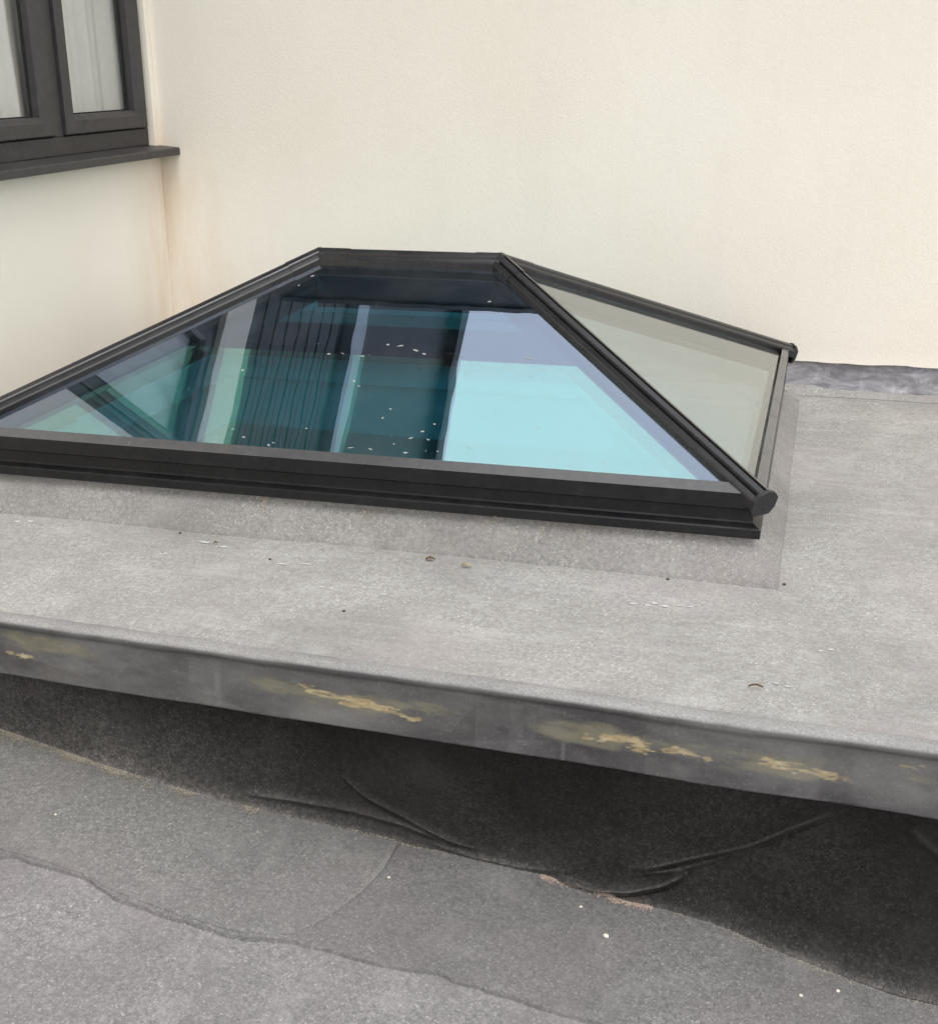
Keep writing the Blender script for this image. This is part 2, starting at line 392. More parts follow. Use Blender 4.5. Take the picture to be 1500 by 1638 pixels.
# ---- lower roof: a plane falling gently to the right
LN = np.array([.07, 0, 1.]); LK = -.66 - .07 * .4
def lowz(x): return LK - .07 * np.asarray(x)
def low(px, py): return hit_plane((px, py), LN, LK)
CREASE_PX = [(-160, 1112), (0, 1168), (90, 1200), (170, 1230), (260, 1258), (360, 1285), (470, 1308), (590, 1335), (700, 1360), (800, 1383), (870, 1400),
             (930, 1417), (1000, 1440), (1070, 1456), (1150, 1482), (1250, 1524), (1350, 1562), (1430, 1590), (1500, 1606), (1640, 1655)]
CR = np.array([low(*p) for p in CREASE_PX])
def crease_y(x):
    x = np.asarray(x, float); y = np.interp(x, CR[:, 0], CR[:, 1])
    return y
SEAM_PX = [(-220, 1312), (-100, 1342), (0, 1371), (28, 1373), (51, 1383), (107, 1397), (135, 1406), (187, 1441), (280, 1474), (383, 1504), (467, 1509),
           (537, 1527), (607, 1548), (700, 1564), (780, 1592), (932, 1638), (1060, 1672), (1300, 1745), (1700, 1860)]
SM = np.array([low(*p) for p in SEAM_PX])
def seam_y(x): return np.interp(x, SM[:, 0], SM[:, 1])
lx = np.unique(np.concatenate([axis(-7, -2.4, .4), axis(-2.4, 1.2, .03), axis(1.2, 8., .4)]))
ly = np.unique(np.concatenate([axis(-8, -1.7, .4), axis(-1.7, -.3, .03)]))
GX, GY = np.meshgrid(lx, ly, indexing='ij')
def lund(x, y): return (fnoise(P3(np.asarray(x) * 2.3, np.asarray(y) * 2.3, 2.), 3, 5) - .5) * .014
GZ = lowz(GX) + lund(GX, GY)
lower = mesh('lower_roof', np.stack([GX, GY, GZ], -1).reshape(-1, 3), grid_faces(len(lx), len(ly)), FELT_LOW, smooth=True)
tag(lower, 'weathered grey mineral felt on the lower flat roof', kind='structure')

def sheet(name, xs, y0f, y1f, lift, mat, nrow=30, label=None, edge=.004, seed=1):
    """a thin felt sheet laid on the lower roof between two edge lines; its y0 edge is turned down onto what lies below"""
    xs = np.asarray(xs); V = []; nvv = nrow + 2
    jag = (fnoise(P3(xs * 45, 0, seed), 4, seed) - .5) * .009
    for i, x in enumerate(xs):
        a, b = float(y0f(x)) + jag[i], float(y1f(x))
        lip = .0025 * float(fnoise(P3(np.array([x * 9.]), 0, seed + 3.))[0])
        V.append((x, a - .0015, lowz(x) + lund(x, a) + lift - edge - .006))
        for j in range(nrow + 1):
            t = (j / nrow) ** 1.6; y = a + (b - a) * t
            V.append((x, y, lowz(x) + float(lund(x, y)) + lift + lip * math.exp(-(y - a) / .03)))
    o = mesh(name, V, grid_faces(len(xs), nvv), mat, lower, smooth=True, sharp=50)
    if label: tag(o, label)
    return o
sx_ = np.unique(np.concatenate([axis(-2.38, -1.7, .03), axis(-1.7, .6, .004), axis(.6, 5, .08)]))
sheet('felt_sheet', sx_, seam_y, lambda x: crease_y(x) + .06, .0065, FELT_LAP, label='felt sheet lapped over the next with a dark torn seam', seed=2)
# rounded patch laid over the lap sheet
ARC_PX = [(-220, 1305), (0, 1362), (60, 1378), (130, 1402), (190, 1434), (290, 1470), (390, 1499), (440, 1501), (470, 1498), (504, 1485), (537, 1465), (574, 1438), (600, 1412), (615, 1395), (625, 1376), (632, 1360), (636, 1349)]
AR = np.array([low(*p) for p in ARC_PX])
pxs = np.unique(np.concatenate([axis(-2.38, -1.7, .03), axis(-1.7, AR[-1, 0] - .07, .006), axis(AR[-1, 0] - .07, AR[-1, 0], .0012)]))
# the arc folds back to the crease, so parametrise by arc length
def resample(P, n):
    d = np.r_[0, np.cumsum(np.linalg.norm(np.diff(P, axis=0), axis=1))]; t = np.linspace(0, d[-1], n)
    Q = np.stack([np.interp(t, d, P[:, k]) for k in range(P.shape[1])], -1)
    for _ in range(6): Q[1:-1] = .25 * Q[:-2] + .5 * Q[1:-1] + .25 * Q[2:]
    return Q
AQ = resample(AR, 520)
V = []; nrow = 24
jag = (fnoise(P3(np.arange(len(AQ)) * .13, 0, 3.), 4) - .5) * .006
for i, q in enumerate(AQ):
    xt = q[0]; yt = float(crease_y(xt)) + .05
    y0 = q[1] + jag[i] * (1 if i < 430 else .4); y0 = min(y0, yt - .002)
    V.append((xt, y0 - .001, lowz(xt) + float(lund(xt, y0)) + .003))
    for j in range(nrow + 1):
        t = (j / nrow) ** 1.6; y = y0 + (yt - y0) * t
        V.append((xt, y, lowz(xt) + float(lund(xt, y)) + .0102))
tag(mesh('felt_patch', V, grid_faces(len(AQ), nrow + 2), FELT_PATCH, lower, smooth=True, sharp=50), 'felt patch with a rounded corner dressed over the lap')

# ---- dark felt dressed from under the fascia down to the lower roof, with folds
ax_ = np.unique(np.concatenate([axis(-2.38, -1.75, .03), axis(-1.75, .60, .0024), axis(.6, 5., .06)]))
NS = 128
s = np.linspace(0, 1, NS)
UX = np.repeat(ax_[:, None], NS, 1); S = np.repeat(s[None], len(ax_), 0)
ty = ye(UX) + .085; tz = ZFB + rz(UX) + .035
by = crease_y(UX) - .012; bz = lowz(UX) + .008
YS = ty + (by - ty) * (.25 * S + .75 * S ** 3.0)
ZS = tz + (bz - tz) * (1 - (1 - S) ** 1.12)
YS = YS + (fnoise(P3(UX * 3, S * 2, 0), 3, 9) - .5) * .022 * np.sin(np.pi * np.clip(S * 1.02, 0, 1))
HM = np.abs(tz - bz)
disp = np.zeros_like(UX); ang = 0
vis = (UX > -1.75) & (UX < .6)
PT = np.stack([UX, YS, ZS], -1); dd = PT - CAM; zc = dd @ FWD
QX = 750 + FPX * (dd @ RGT) / zc; QY = 819 - FPX * (dd @ UPV) / zc
def to_param(px, py):
    k = np.argmin((QX - px) ** 2 + (QY - py) ** 2); i, j = np.unravel_index(k, QX.shape)
    return np.array([UX[i, j], S[i, j] * HM[i, j]])
SM_ = S * HM
def fold(pts, h, wu, wd, taper=(.15, .15)):
    """raised crease along a line on the sheet: wu = width uphill, wd = width downhill"""
    global disp
    Q = resample(np.array([to_param(*p) for p in pts]), 60); n = len(Q)
    best = np.full(UX.shape, 1e9); sg = np.zeros(UX.shape); tt = np.zeros(UX.shape)
    bx = (UX > Q[:, 0].min() - .08) & (UX < Q[:, 0].max() + .08)
    for k in range(n - 1):
        a, b = Q[k], Q[k + 1]; ab = b - a; l2 = ab @ ab + 1e-12
        px_, py_ = UX[bx] - a[0], SM_[bx] - a[1]
        t = np.clip((px_ * ab[0] + py_ * ab[1]) / l2, 0, 1)
        dx, dy = px_ - t * ab[0], py_ - t * ab[1]; d = np.hypot(dx, dy)
        cr = ab[0] * py_ - ab[1] * px_
        m = d < best[bx]
        bb = best[bx]; bb[m] = d[m]; best[bx] = bb
        q = sg[bx]; q[m] = (cr * np.sign(ab[0] + 1e-9))[m]; sg[bx] = q
        q = tt[bx]; q[m] = ((k + t) / (n - 1))[m]; tt[bx] = q
    env = sstep(0, taper[0], tt) * sstep(1, 1 - taper[1], tt)
    env = env * (.75 + .5 * fnoise(P3(UX * 18, SM_ * 18, h * 100), 2))
    wdt = np.where(sg > 0, wd, wu)
    disp = disp + h * env * (np.exp(-(best / wdt) ** 2) - .55 * (sg > 0) * np.exp(-((best - 2.6 * wd) / (1.3 * wd)) ** 2)) * (best < .2)
fold([(380, 1268), (470, 1282), (560, 1297), (640, 1318), (730, 1352)], .011, .014, .003)
fold([(540, 1235), (585, 1275), (640, 1303), (720, 1345), (770, 1362)], .012, .007, .0028)
fold([(680, 1345), (760, 1372), (830, 1388), (900, 1395)], .007, .010, .006)
fold([(1345, 1296), (1270, 1325), (1200, 1352), (1140, 1366), (1060, 1385), (1000, 1394)], .016, .008, .0028)
fold([(1230, 1352), (1180, 1362), (1130, 1378), (1080, 1392), (1010, 1396)], .009, .008, .005)
fold([(1100, 1397), (1060, 1418), (1010, 1428), (950, 1424), (885, 1407)], .020, .011, .003, (.1, .1))
fold([(1450, 1320), (1480, 1350), (1515, 1380)], .010, .010, .006)
fold([(548, 1185), (548, 1220), (560, 1245)], .004, .010, .006)
# displacement outwards (towards the viewer's side and up)
YS2 = YS - disp * .8; ZS2 = ZS + disp * .5
dust_lighten = .80 + .55 * fnoise(P3(UX * 5, SM_ * 9, 1.), 4) + 1.0 * sstep(.93, 1.0, S) + 75. * np.maximum(disp, 0)  # dust blotches; fold ridges also painted lighter, as lit from above
dust_lighten = dust_lighten * (1 + .45 * sstep(.55, .8, fnoise(P3(UX * 2.5, SM_ * 4, 7.), 3)))
dust_lighten = dust_lighten * (1 + 2.2 * sstep(-.7, -1.6, UX) * sstep(.1, .9, S) + 1.6 * sstep(.72, 1., S) ** 2 * (1 - .6 * sstep(-.75, -.3, UX) * sstep(.1, -.2, UX)))
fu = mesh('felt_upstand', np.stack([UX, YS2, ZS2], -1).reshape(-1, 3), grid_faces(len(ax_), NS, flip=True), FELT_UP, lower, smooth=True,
          cols={'dust_lighten': np.stack([dust_lighten * 1.02, dust_lighten, dust_lighten * .97], -1).reshape(-1, 3)})
tag(fu, 'dark creased felt dressed down beneath the roof edge')

# ---- room below the lantern
rm = boxes('interior_room', [(-2.3, -.45, -2.70, 1.0, 1.66, -2.62)], ROOMFLOOR); tag(rm, kind='structure')
boxes('wall', [(-2.34, -.49, -2.62, -2.30, 1.66, -.36), (1.0, -.49, -2.62, 1.04, 1.66, -.36), (-2.30, -.49, -2.62, 1.0, -.45, -.36), (-2.30, 1.62, -2.62, 1.0, 1.66, -.36)], PLASTER, rm)
boxes('ceiling', [(-2.30, -.45, -.40, -W + .02, 1.62, -.36), (-.02, -.45, -.40, 1.0, 1.62, -.36), (-W + .02, -.45, -.40, -.02, .02, -.36), (-W + .02, D - .02, -.40, -.02, 1.62, -.36)], PLASTER, rm)
boxes('lightwell_lining', [(-W + .045, .045, -.41, -W + .07, D - .045, -.135), (-.07, .045, -.41, -.045, D - .045, -.135),
                           (-W + .07, .045, -.41, -.07, .07, -.135), (-W + .07, D - .07, -.41, -.07, D - .045, -.135)], PLASTER, rm)

# ================================================================== HOUSE
house = empty('house', (XL, YB, ZR))
house.matrix_world = Matrix.Translation((XL, YB, ZR)); HINV = Matrix.Translation((-XL, -YB, -ZR))
def hpart(o, parent=None):
    o.parent = parent or house
    if parent is None: o.matrix_parent_inverse = HINV
    return o
ZT = 1.95
# back wall, with a slightly proud render bell at the foot
bx_ = np.unique(np.concatenate([axis(XL - .30, 1.2, .02), axis(1.2, 5.5, .2)]))
bot = -.0987 + rz(bx_) + (fnoise(P3(bx_ * 9, 0, 4.), 4) - .5) * .010
V = []
for x, b in zip(bx_, bot): V += [(x, YB + .030, b + .002), (x, YB - .002, b), (x, YB - .0005, b + .012), (x, YB, b + .05), (x, YB, ZT), (x, YB + .25, ZT)]
hpart(mesh('wall', V, grid_faces(len(bx_), 6, flip=True), RENDER, smooth=True, sharp=40))
o = boxes('wall_footing', [(XL - .3, YB + .022, -.7, 5.5, YB + .20, -.08)], RENDER); hpart(o)
# left wing wall with the window opening
WY0, WY1, WZ0, WZ1 = .44, 1.657, .545, 1.72
xi = XL - .26
o = boxes('wall', [(xi, -5., -.9, XL, WY0, 1.95), (xi, WY0, -.9, XL, WY1, WZ0), (xi, WY0, WZ1, XL, WY1, 1.95), (xi, WY1, -.9, XL, YB, 1.95)], RENDER, None, .004); hpart(o)
# lead flashing along the back wall foot
fz = np.linspace(0, 1, 14); fxs = np.unique(np.concatenate([axis(XL, -.1, .06), axis(-.1, 1.1, .006), axis(1.1, 5.5, .1)]))
FX = np.repeat(fxs[:, None], 14, 1); FS = np.repeat(fz[None], len(fxs), 0)
top = -.094 + rz(FX); btm = ZR + rz(FX) + .018 + (fnoise(P3(FX * 7, 0, 2.), 3) - .5) * .014
FZ = top + (btm - top) * FS
FY = YB + .013 - .022 * FS ** 2 - .006 * (fnoise(P3(FX * 11, FS * 1.5, 0), 4) - .45) - .003 * np.exp(-((FX - .36 - .05 * FS) / .012) ** 2)
o = mesh('lead_flashing', np.stack([FX, FY, FZ], -1).reshape(-1, 3), grid_faces(len(fxs), 14, flip=True), LEAD, smooth=True); hpart(o)
tag(o, 'streaked grey lead flashing at the foot of the wall')
# felt turned up the wall foot, under the lead
VX = np.repeat(fxs[:, None], 5, 1); VS = np.repeat(np.linspace(0, 1, 5)[None], len(fxs), 0)
VY = YB - .045 + .05 * VS + (fnoise(P3(VX * 6, VS, 3.), 3) - .5) * .012; VZ = ZR + rz(VX) + .001 + .038 * VS ** 2.2
tag(mesh('felt_turn_up', np.stack([VX, VY, VZ], -1).reshape(-1, 3), grid_faces(len(fxs), 5), FELT_TOP, upper, smooth=True))
# eaves of the back range
for nm, b in (('soffit', (XL, YB - .18, ZT, 5.5, YB + .25, ZT + .03)), ('fascia_board', (XL, YB - .20, ZT - .02, 5.5, YB - .18, ZT + .22))):
    hpart(boxes(nm, [b], DARKEAVE))
hpart(boxes('roof_edge', [(XL, YB - .21, ZT + .22, 5.5, 6., ZT + .26)], DARKEAVE))
# upper storey of the left wing: horizontal cladding boards and trims
hpart(boxes('upper_wall', [(xi, -5., 1.95, XL - .04, 6., 4.75)], DARKEAVE))
zz = 1.96; k = 0
while zz < 2.85:
    V, F = prism([[(XL - .045, y, zz), (XL - .008, y, zz), (XL - .013, y, zz + .118), (XL - .045, y, zz + .118)] for y in (-5., 6.)])
    hpart(mesh('cladding_board', V, F, CLAD)); zz += .1187
hpart(boxes('trim_band', [(XL - .045, -5., 3.03, XL + .02, 6., 3.17)], TRIM))
hpart(boxes('roof_edge', [(xi - .1, -5., 4.74, XL + .03, 6., 4.87)], DARKEAVE))

# window in the left wing
win = empty('window'); hpart(win); win.matrix_parent_inverse = Matrix.Identity(4); win.location = (0, 0, 0)
win.matrix_parent_inverse = HINV
fxF, fxB = -2.400, -2.465
boxes('frame', [(fxB, WY0, .572, fxF, WY1 - .001, .632), (fxB, WY0, 1.675, fxF, WY1 - .001, WZ1), (fxB, WY0, .632, fxF, .50, 1.675),
                (fxB, 1.636, .632, fxF, WY1 - .001, 1.675), (fxB, 1.058, .632, fxF, 1.118, 1.675)], PVC, win, .0025)
def sash(y0, y1):
    z0, z1, w_, xa, xb = .636, 1.671, .062, -2.385, -2.455
    V, F = [], []
    def ring(yo0, yo1, zo0, zo1, x): return [(x, yo0, zo0), (x, yo1, zo0), (x, yo1, zo1), (x, yo0, zo1)]
    loops = [ring(y0, y1, z0, z1, xb), ring(y0, y1, z0, z1, xa - .004), ring(y0 + .004, y1 - .004, z0 + .004, z1 - .004, xa),
             ring(y0 + w_ - .018, y1 - w_ + .018, z0 + w_ - .018, z1 - w_ + .018, xa),
             ring(y0 + w_, y1 - w_, z0 + w_, z1 - w_, xa - .014), ring(y0 + w_, y1 - w_, z0 + w_, z1 - w_, xa - .05)]
    for lp in loops: V += lp
    for k in range(5):
        for i in range(4):
            j = (i + 1) % 4; F.append((k * 4 + j, k * 4 + i, (k + 1) * 4 + i, (k + 1) * 4 + j))
    mesh('sash', V, F, PVC, win)
    a = w_; sl = boxes('glazing_seal', [(-2.432, y0 + a, z0 + a, -2.424, y0 + a + .005, z1 - a), (-2.432, y1 - a - .005, z0 + a, -2.424, y1 - a, z1 - a),
                                   (-2.432, y0 + a + .005, z0 + a, -2.424, y1 - a - .005, z0 + a + .004), (-2.432, y0 + a + .005, z1 - a - .004, -2.424, y1 - a - .005, z1 - a)], SEAL, win)
    boxes('pane', [(-2.430, y0 + a + .001, z0 + a + .001, -2.426, y1 - a - .001, z1 - a - .001)], WGLASS, win)
sash(.503, 1.056); sash(1.120, 1.634)
V, F = prism([[(-2.42, y, .540), (-2.293, y, .5365), (-2.2905, y, .539), (-2.2905, y, .560), (-2.294, y, .5635), (-2.42, y, .573)] for y in (.40, 1.15, YB - .002)])
mesh('sill', V, F, PVC, win)
# dim room behind and two curtain drops
room = boxes('bedroom', [(-4.6, .2, .2, -4.56, 2.2, 2.1), (-4.56, .2, .16, -2.66, 2.2, .2), (-4.56, .2, 2.1, -2.66, 2.2, 2.14), (-4.56, 2.2, .2, -2.66, 2.24, 2.1), (-4.56, .16, .2, -2.66, .2, 2.1)], PLASTER)
tag(room, kind='structure')
def curtain(y0, y1, x0, label, seed):
    ys = np.linspace(y0, y1, 120); zs = np.linspace(.50, 1.90, 12); V = []
    for y in ys:
        for z in zs:
            a = .016 * math.sin(y * 46 + seed) + .010 * math.sin(y * 83 + 2 * seed + z * 1.2) + .012 * math.sin(y * 19 + seed * 3)
            V.append((x0 + a * (1.15 - .25 * z), y + .012 * math.sin(z * 2 + seed) * (1.9 - z), z))
    o = mesh('curtain', V, grid_faces(120, 12), CURTAIN, smooth=True)
    m = o.modifiers.new('solid', 'SOLIDIFY'); m.thickness = .002
    tag(o, label, 'curtain', 'curtains behind the window')
curtain(.36, 1.27, -2.488, 'pale curtain filling the left casement, ending behind the right one', 1.)
curtain(1.285, 1.75, -2.492, 'pale curtain in the right casement, next to the wall corner', 2.6)

# ================================================================== ROOF LANTERN
lan = empty('roof_lantern', (0, 0, 0))
lan.matrix_world = LM
tag(lan, 'anthracite hipped roof lantern with blue coated glass standing on a felt kerb', 'skylight')
bpy.context.view_layer.update()
c = {'FL': Vector((-W, 0, 0)), 'FR': Vector((0, 0, 0)), 'BR': Vector((0, D, 0)), 'BL': Vector((-W, D, 0)),
     'RL': Vector((-W + INS, D / 2, H)), 'RR': Vector((-INS, D / 2, H))}
# eaves bars: (inset from outer face, z)
SLP = H / (D / 2)
def eaves(A, B, slope, out):
    d = (B - A); Ln = d.length; d.normalize(); n = Vector((-d.y, d.x, 0))           # n points inwards
    pr = [(.0, -.0135), (.004, -.0105), (out, -.0105 + (out - .004) * slope - .001), (out, -.026 + (out - .004) * slope - .010), (.075, -.075), (.075, -.119),
          (.030, -.1185), (.0045, -.1185), (.003, -.116), (.003, -.098), (.006, -.095), (.020, -.088), (.022, -.084), (.022, -.058), (.019, -.054), (.004, -.051), (.0, -.048)]
    secs = []
    for base, sgn in ((A, 1), (B, -1)): secs.append([base + n * a + d * (a * sgn) + Vector((0, 0, z)) for a, z in pr])
    V, F = prism(secs)
    o = mesh('eaves_bar', V, F, [FRAME, PLATE], lan, midx=[1 if k in (0, 1) else 0 for k in range(len(F))])
    return o
SLX = H / INS
for a, b, sl_ in (('FL', 'FR', SLP), ('FR', 'BR', SLX), ('BR', 'BL', SLP), ('BL', 'FL', SLX)): eaves(c[a], c[b], sl_, .029 if sl_ == SLP else .021)

CAP = [(-.034, -.030), (-.0345, -.010), (-.032, -.0065), (-.0235, -.0035), (-.0225, -.0100), (-.0185, -.0100), (-.0175, -.0015), (-.0150, .0005), (-.0045, .0015), (-.0030, -.0045),
       (.0030, -.0045), (.0045, .0015), (.0150, .0005), (.0175, -.0015), (.0185, -.0100), (.0225, -.0100), (.0235, -.0035), (.032, -.0065), (.0345, -.010), (.034, -.030)]
def bar(name, A, B, slope, pts, mat, grow=0., lift=0., parent=None):
    d = (B - A).normalized(); lat = d.cross(Vector((0, 0, 1))).normalized(); up_ = lat.cross(d).normalized()
    secs = [[P + lat * (a * (1 + grow)) + up_ * (b + lift - slope * abs(a)) for a, b in pts] for P in (A, B)]
    V, F = prism(secs); return V, F, mat, name
def emit(vf, parent): 
    V, F, mat, name = vf; o = mesh(name, V, F, mat, parent)
    return o
hs_ = .36
hips = [('FR', 'RR'), ('BR', 'RR'), ('FL', 'RL'), ('BL', 'RL')]
for a, b in hips:
    A, B = c[a], c[b]; d = (B - A).normalized()
    out = Vector((d.x, d.y, 0)).normalized()
    emit(bar('hip_cap', A - d * .006, B - d * .105, hs_, CAP, CAPM), lan)
    # black end cap, a hexagonal plug
    ec = [(-.024, -.056), (-.0345, -.036), (-.0350, -.010), (-.022, .0008), (.0, .0035), (.022, .0008), (.0350, -.010), (.0345, -.036), (.024, -.056)]
    V, F, mt, nm = bar('end_cap', A - d * .014, A - d * .004, hs_ * .6, ec, FRAME_IN)
    o = mesh(nm, V, F, mt, lan); m = o.modifiers.new('bevel', 'BEVEL'); m.width = .0015; m.segments = 2
    emit(bar('hip_rafter', A + d * .06, B, 0, [(-.026, -.13), (-.026, -.034), (.026, -.034), (.026, -.13)], FRAME_IN), lan)
emit(bar('ridge_cap', c['RL'] + Vector((.095, 0, 0)), c['RR'] - Vector((.07, 0, 0)), .5, CAP, CAPM), lan)
emit(bar('ridge_beam', c['RL'], c['RR'], 0, [(-.03, -.165), (-.03, -.034), (.03, -.034), (.03, -.165)], FRAME_IN), lan)
for e, sg, hh in (('RL', 1, ('FL', 'BL')), ('RR', -1, ('FR', 'BR'))):
    V, F = [], []
    def add(vf):
        o = len(V); V.extend(vf[0]); F.extend([tuple(i + o for i in f) for f in vf[1]])
    add(bar('', c[e] - Vector((sg * .004, 0, 0)), c[e] + Vector((sg * (.0965 if sg > 0 else .0715), 0, 0)), .5, CAP, CAPM, .05, .0016))
    for q in hh:
        d = (c[q] - c[e]).normalized(); add(bar('', c[e] - d * .004, c[e] + d * .108, hs_, CAP, CAPM, .05, .0016))
    mesh('ridge_boss', V, F, CAPM, lan)
# panes: solid double-glazed units, outer and inner faces coated differently
def pane(pts, nrm, label=None, margin=None):
    n = Vector(nrm).normalized(); ctr = sum(pts, Vector()) / len(pts)
    top = [p + (ctr - p).normalized() * .014 + Vector((0, 0, -.026)) for p in pts]
    botm = [p - n * .030 for p in top]; k = len(pts)
    V = top + botm; F = [tuple(range(k)), tuple(range(2 * k - 1, k - 1, -1))] + [(i, k + i, k + (i + 1) % k, (i + 1) % k) for i in range(k)]
    mi = [0, 1] + [2] * k
    if margin:                                  # uncoated inner strip, added along the ridge to widen the lavender reflection
        a, b, r_r, r_l = V[4], V[5], V[6], V[7]
        t = (margin - a.y) / (r_l.y - a.y); V = V + [a.lerp(r_l, t), b.lerp(r_r, t)]
        F[1] = (8, 9, 5, 4); F.append((7, 6, 9, 8)); mi.append(3)
    me = mesh('glass_pane', V, F, [GL_OUT, GL_IN, GL_EDGE, GL_CLR], lan, midx=mi)
    if label: me['label'] = label
    return me
e_ = .008
iF = [Vector((-W + e_, e_, e_ * SLP)), Vector((-e_, e_, e_ * SLP)), c['RR'], c['RL']]
fp = pane(iF, (0, -SLP, 1), 'front trapezoid pane mirroring the sky in pale turquoise', .415)
pane([Vector((-e_, D - e_, e_ * SLP)), Vector((-W + e_, D - e_, e_ * SLP)), c['RL'], c['RR']], (0, SLP, 1))
pane([Vector((-e_, e_, e_ * SLX)), Vector((-e_, D - e_, e_ * SLX)), c['RR']], (SLX, 0, 1), 'right end triangular pane mirroring the cream wall')
pane([Vector((-W + e_, D - e_, e_ * SLX)), Vector((-W + e_, e_, e_ * SLX)), c['RL']], (-SLX, 0, 1))

# felt kerb below the lantern
def ring_mesh(name, prof_, mat, parent, sub=60):
    V, F, n = [], [], None
    cs = [(-W, 0), (0, 0), (0, D), (-W, D)]; ns = len(prof_)
    path = []
    for k in range(4):
        a, b = Vector(cs[k]), Vector(cs[(k + 1) % 4])
        for i in range(sub): path.append((k, i / sub))
    for (k, t) in path:
        for o_, z_ in prof_:
            ex = [(-W - o_, -o_), (o_, -o_), (o_, D + o_), (-W - o_, D + o_)]
            a, b = ex[k], ex[(k + 1) % 4]; x = a[0] + (b[0] - a[0]) * t; y = a[1] + (b[1] - a[1]) * t
            V.append((x, y, z_))
    V = np.array(V)
    m = np.tile(np.array([p[1] for p in prof_]), len(path)) < -.13
    nn = (fnoise(V * np.array([7, 7, 7]), 4, 3) - .5)
    V[:, 0] += nn * .010 * m; V[:, 1] += (fnoise(V * 7, 4, 8) - .5) * .010 * m
    F = []
    N = len(path)
    for i in range(N):
        for j in range(ns - 1): F.append((i * ns + j, ((i + 1) % N) * ns + j, ((i + 1) % N) * ns + j + 1, i * ns + j + 1))
    V = [LM @ Vector(v) for v in V]
    return mesh(name, V, [f[::-1] for f in F], mat, parent, smooth=True, sharp=45)
ring_mesh('felt_kerb', [(-.06, -.1195), (-.026, -.1195), (-.024, -.134), (-.014, -.142), (.0, -.156), (.022, -.178), (.038, -.196), (.0445, -.2035), (.047, -.2165)], FELT_KERB, upper, 150)

# dirt flecks and smears on the front pane
nP = np.array(LM.to_3x3() @ Vector((0, -SLP, 1)).normalized()); kP = float(nP @ np.array(LM @ Vector((0, 0, -.026)))) + .0007
DUST_ = mat_plain('pale_dirt', (.36, .38, .37), .9, .2, 200)
V, F = [], []
tx_ = np.array([1., 0, 0]); ty_ = np.cross(nP, tx_)
fl = [(620, 551, 6, 3), (640, 553, 14, 3), (665, 560, 12, 3), (678, 566, 9, 3), (580, 569, 7, 3), (526, 566, 6, 3), (548, 565, 12, 1.5), (566, 609, 6, 4), (574, 617, 5, 3),
      (625, 654, 4, 3), (612, 668, 4, 3), (675, 690, 8, 3.5), (657, 701, 9, 2.5), (648, 724, 8, 3), (630, 710, 4, 2), (695, 678, 5, 2.5), (685, 703, 6, 2.5), (490, 685, 5, 3), (388, 592, 5, 4),
      (390, 699, 7, 3), (373, 686, 6, 2), (354, 712, 6, 4), (347, 700, 5, 2), (430, 712, 7, 3), (500, 441, 6, 3), (478, 456, 4, 3), (611, 425, 5, 2.5), (520, 421, 10, 4), (726, 423, 5, 2.5), (706, 427, 8, 2),
      (739, 569, 4, 4), (845, 573, 22, 1.5), (862, 684, 5, 2), (750, 716, 18, 1.2), (700, 722, 6, 2), (965, 740, 2, 10), (783, 482, 6, 3), (560, 716, 14, 2), (592, 718, 9, 2), (437, 708, 5, 2)]
for _ in range(16): fl.append((random.uniform(60, 1050), random.uniform(470, 735), random.uniform(1.2, 2.4), random.uniform(1, 1.8)))
for px, py, hw, hh in fl:
    if py < 430 + max(0, 480 - px) * .48 or px > 800 + (py - 410) * 1.05: continue
    q = hit_plane((px, py), nP, kP); sc = np.linalg.norm(q - CAM) / FPX
    k = 9; o = len(V); a0 = random.uniform(-.5, .5); hh2 = hh * .75
    for i in range(k):
        t = 2 * math.pi * i / k; r = random.uniform(.5, 1.1)
        u_, v_ = math.cos(t) * hw * r * sc * .55, math.sin(t) * hh2 * r * sc * .8
        uu = u_ * math.cos(a0) - v_ * math.sin(a0); vv = u_ * math.sin(a0) + v_ * math.cos(a0)
        p = Vector(q + tx_ * uu + ty_ * vv); V.append(LM.inverted() @ p)
    F.append(tuple(range(o, o + k)))
tag(mesh('dirt_flecks', V, F, DUST_, lan), kind='stuff')

# ================================================================== SMALL THINGS
def granule(V, F, p, r, sq=.6):
    o = len(V); a = random.uniform(0, 6.28)
    for k in range(4): V.append((p[0] + r * math.cos(a + k * 1.57 + random.uniform(-.4, .4)), p[1] + r * math.sin(a + k * 1.57), p[2] + r * .1))
    V.append((p[0], p[1], p[2] + r * sq)); V.append((p[0], p[1], p[2] - r * .5))
    for k in range(4): F.append((o + k, o + (k + 1) % 4, o + 4)); F.append((o + (k + 1) % 4, o + k, o + 5))
GRIT_Y = mat_plain('yellowish_silt', (.34, .31, .25), .95, .45, 300)
GRIT_P = mat_plain('pinkish_grit', (.42, .33, .27), .95, .5, 500)
def grit(name, segs, mat):
    V, F = [], []
    for (x0, x1, n, wd, rmin, rmax) in segs:
        for _ in range(n):
            px = random.uniform(x0, x1); py = np.interp(px, [p[0] for p in CREASE_PX], [p[1] for p in CREASE_PX])
            q = low(px, py); x = q[0]; y = float(crease_y(x)) - .012 - abs(random.gauss(0, wd)) + .006
            dens = float(fnoise(np.array([x * 12, 0, 1.]), 3))
            if random.random() > dens * 2.4 - .55: continue
            z = lowz(x) + float(lund(x, y)) + (.0125 if x < AR[-1, 0] else .007)
            granule(V, F, (x, y, z), random.uniform(rmin, rmax))
    o = mesh(name, V, F, mat); return o
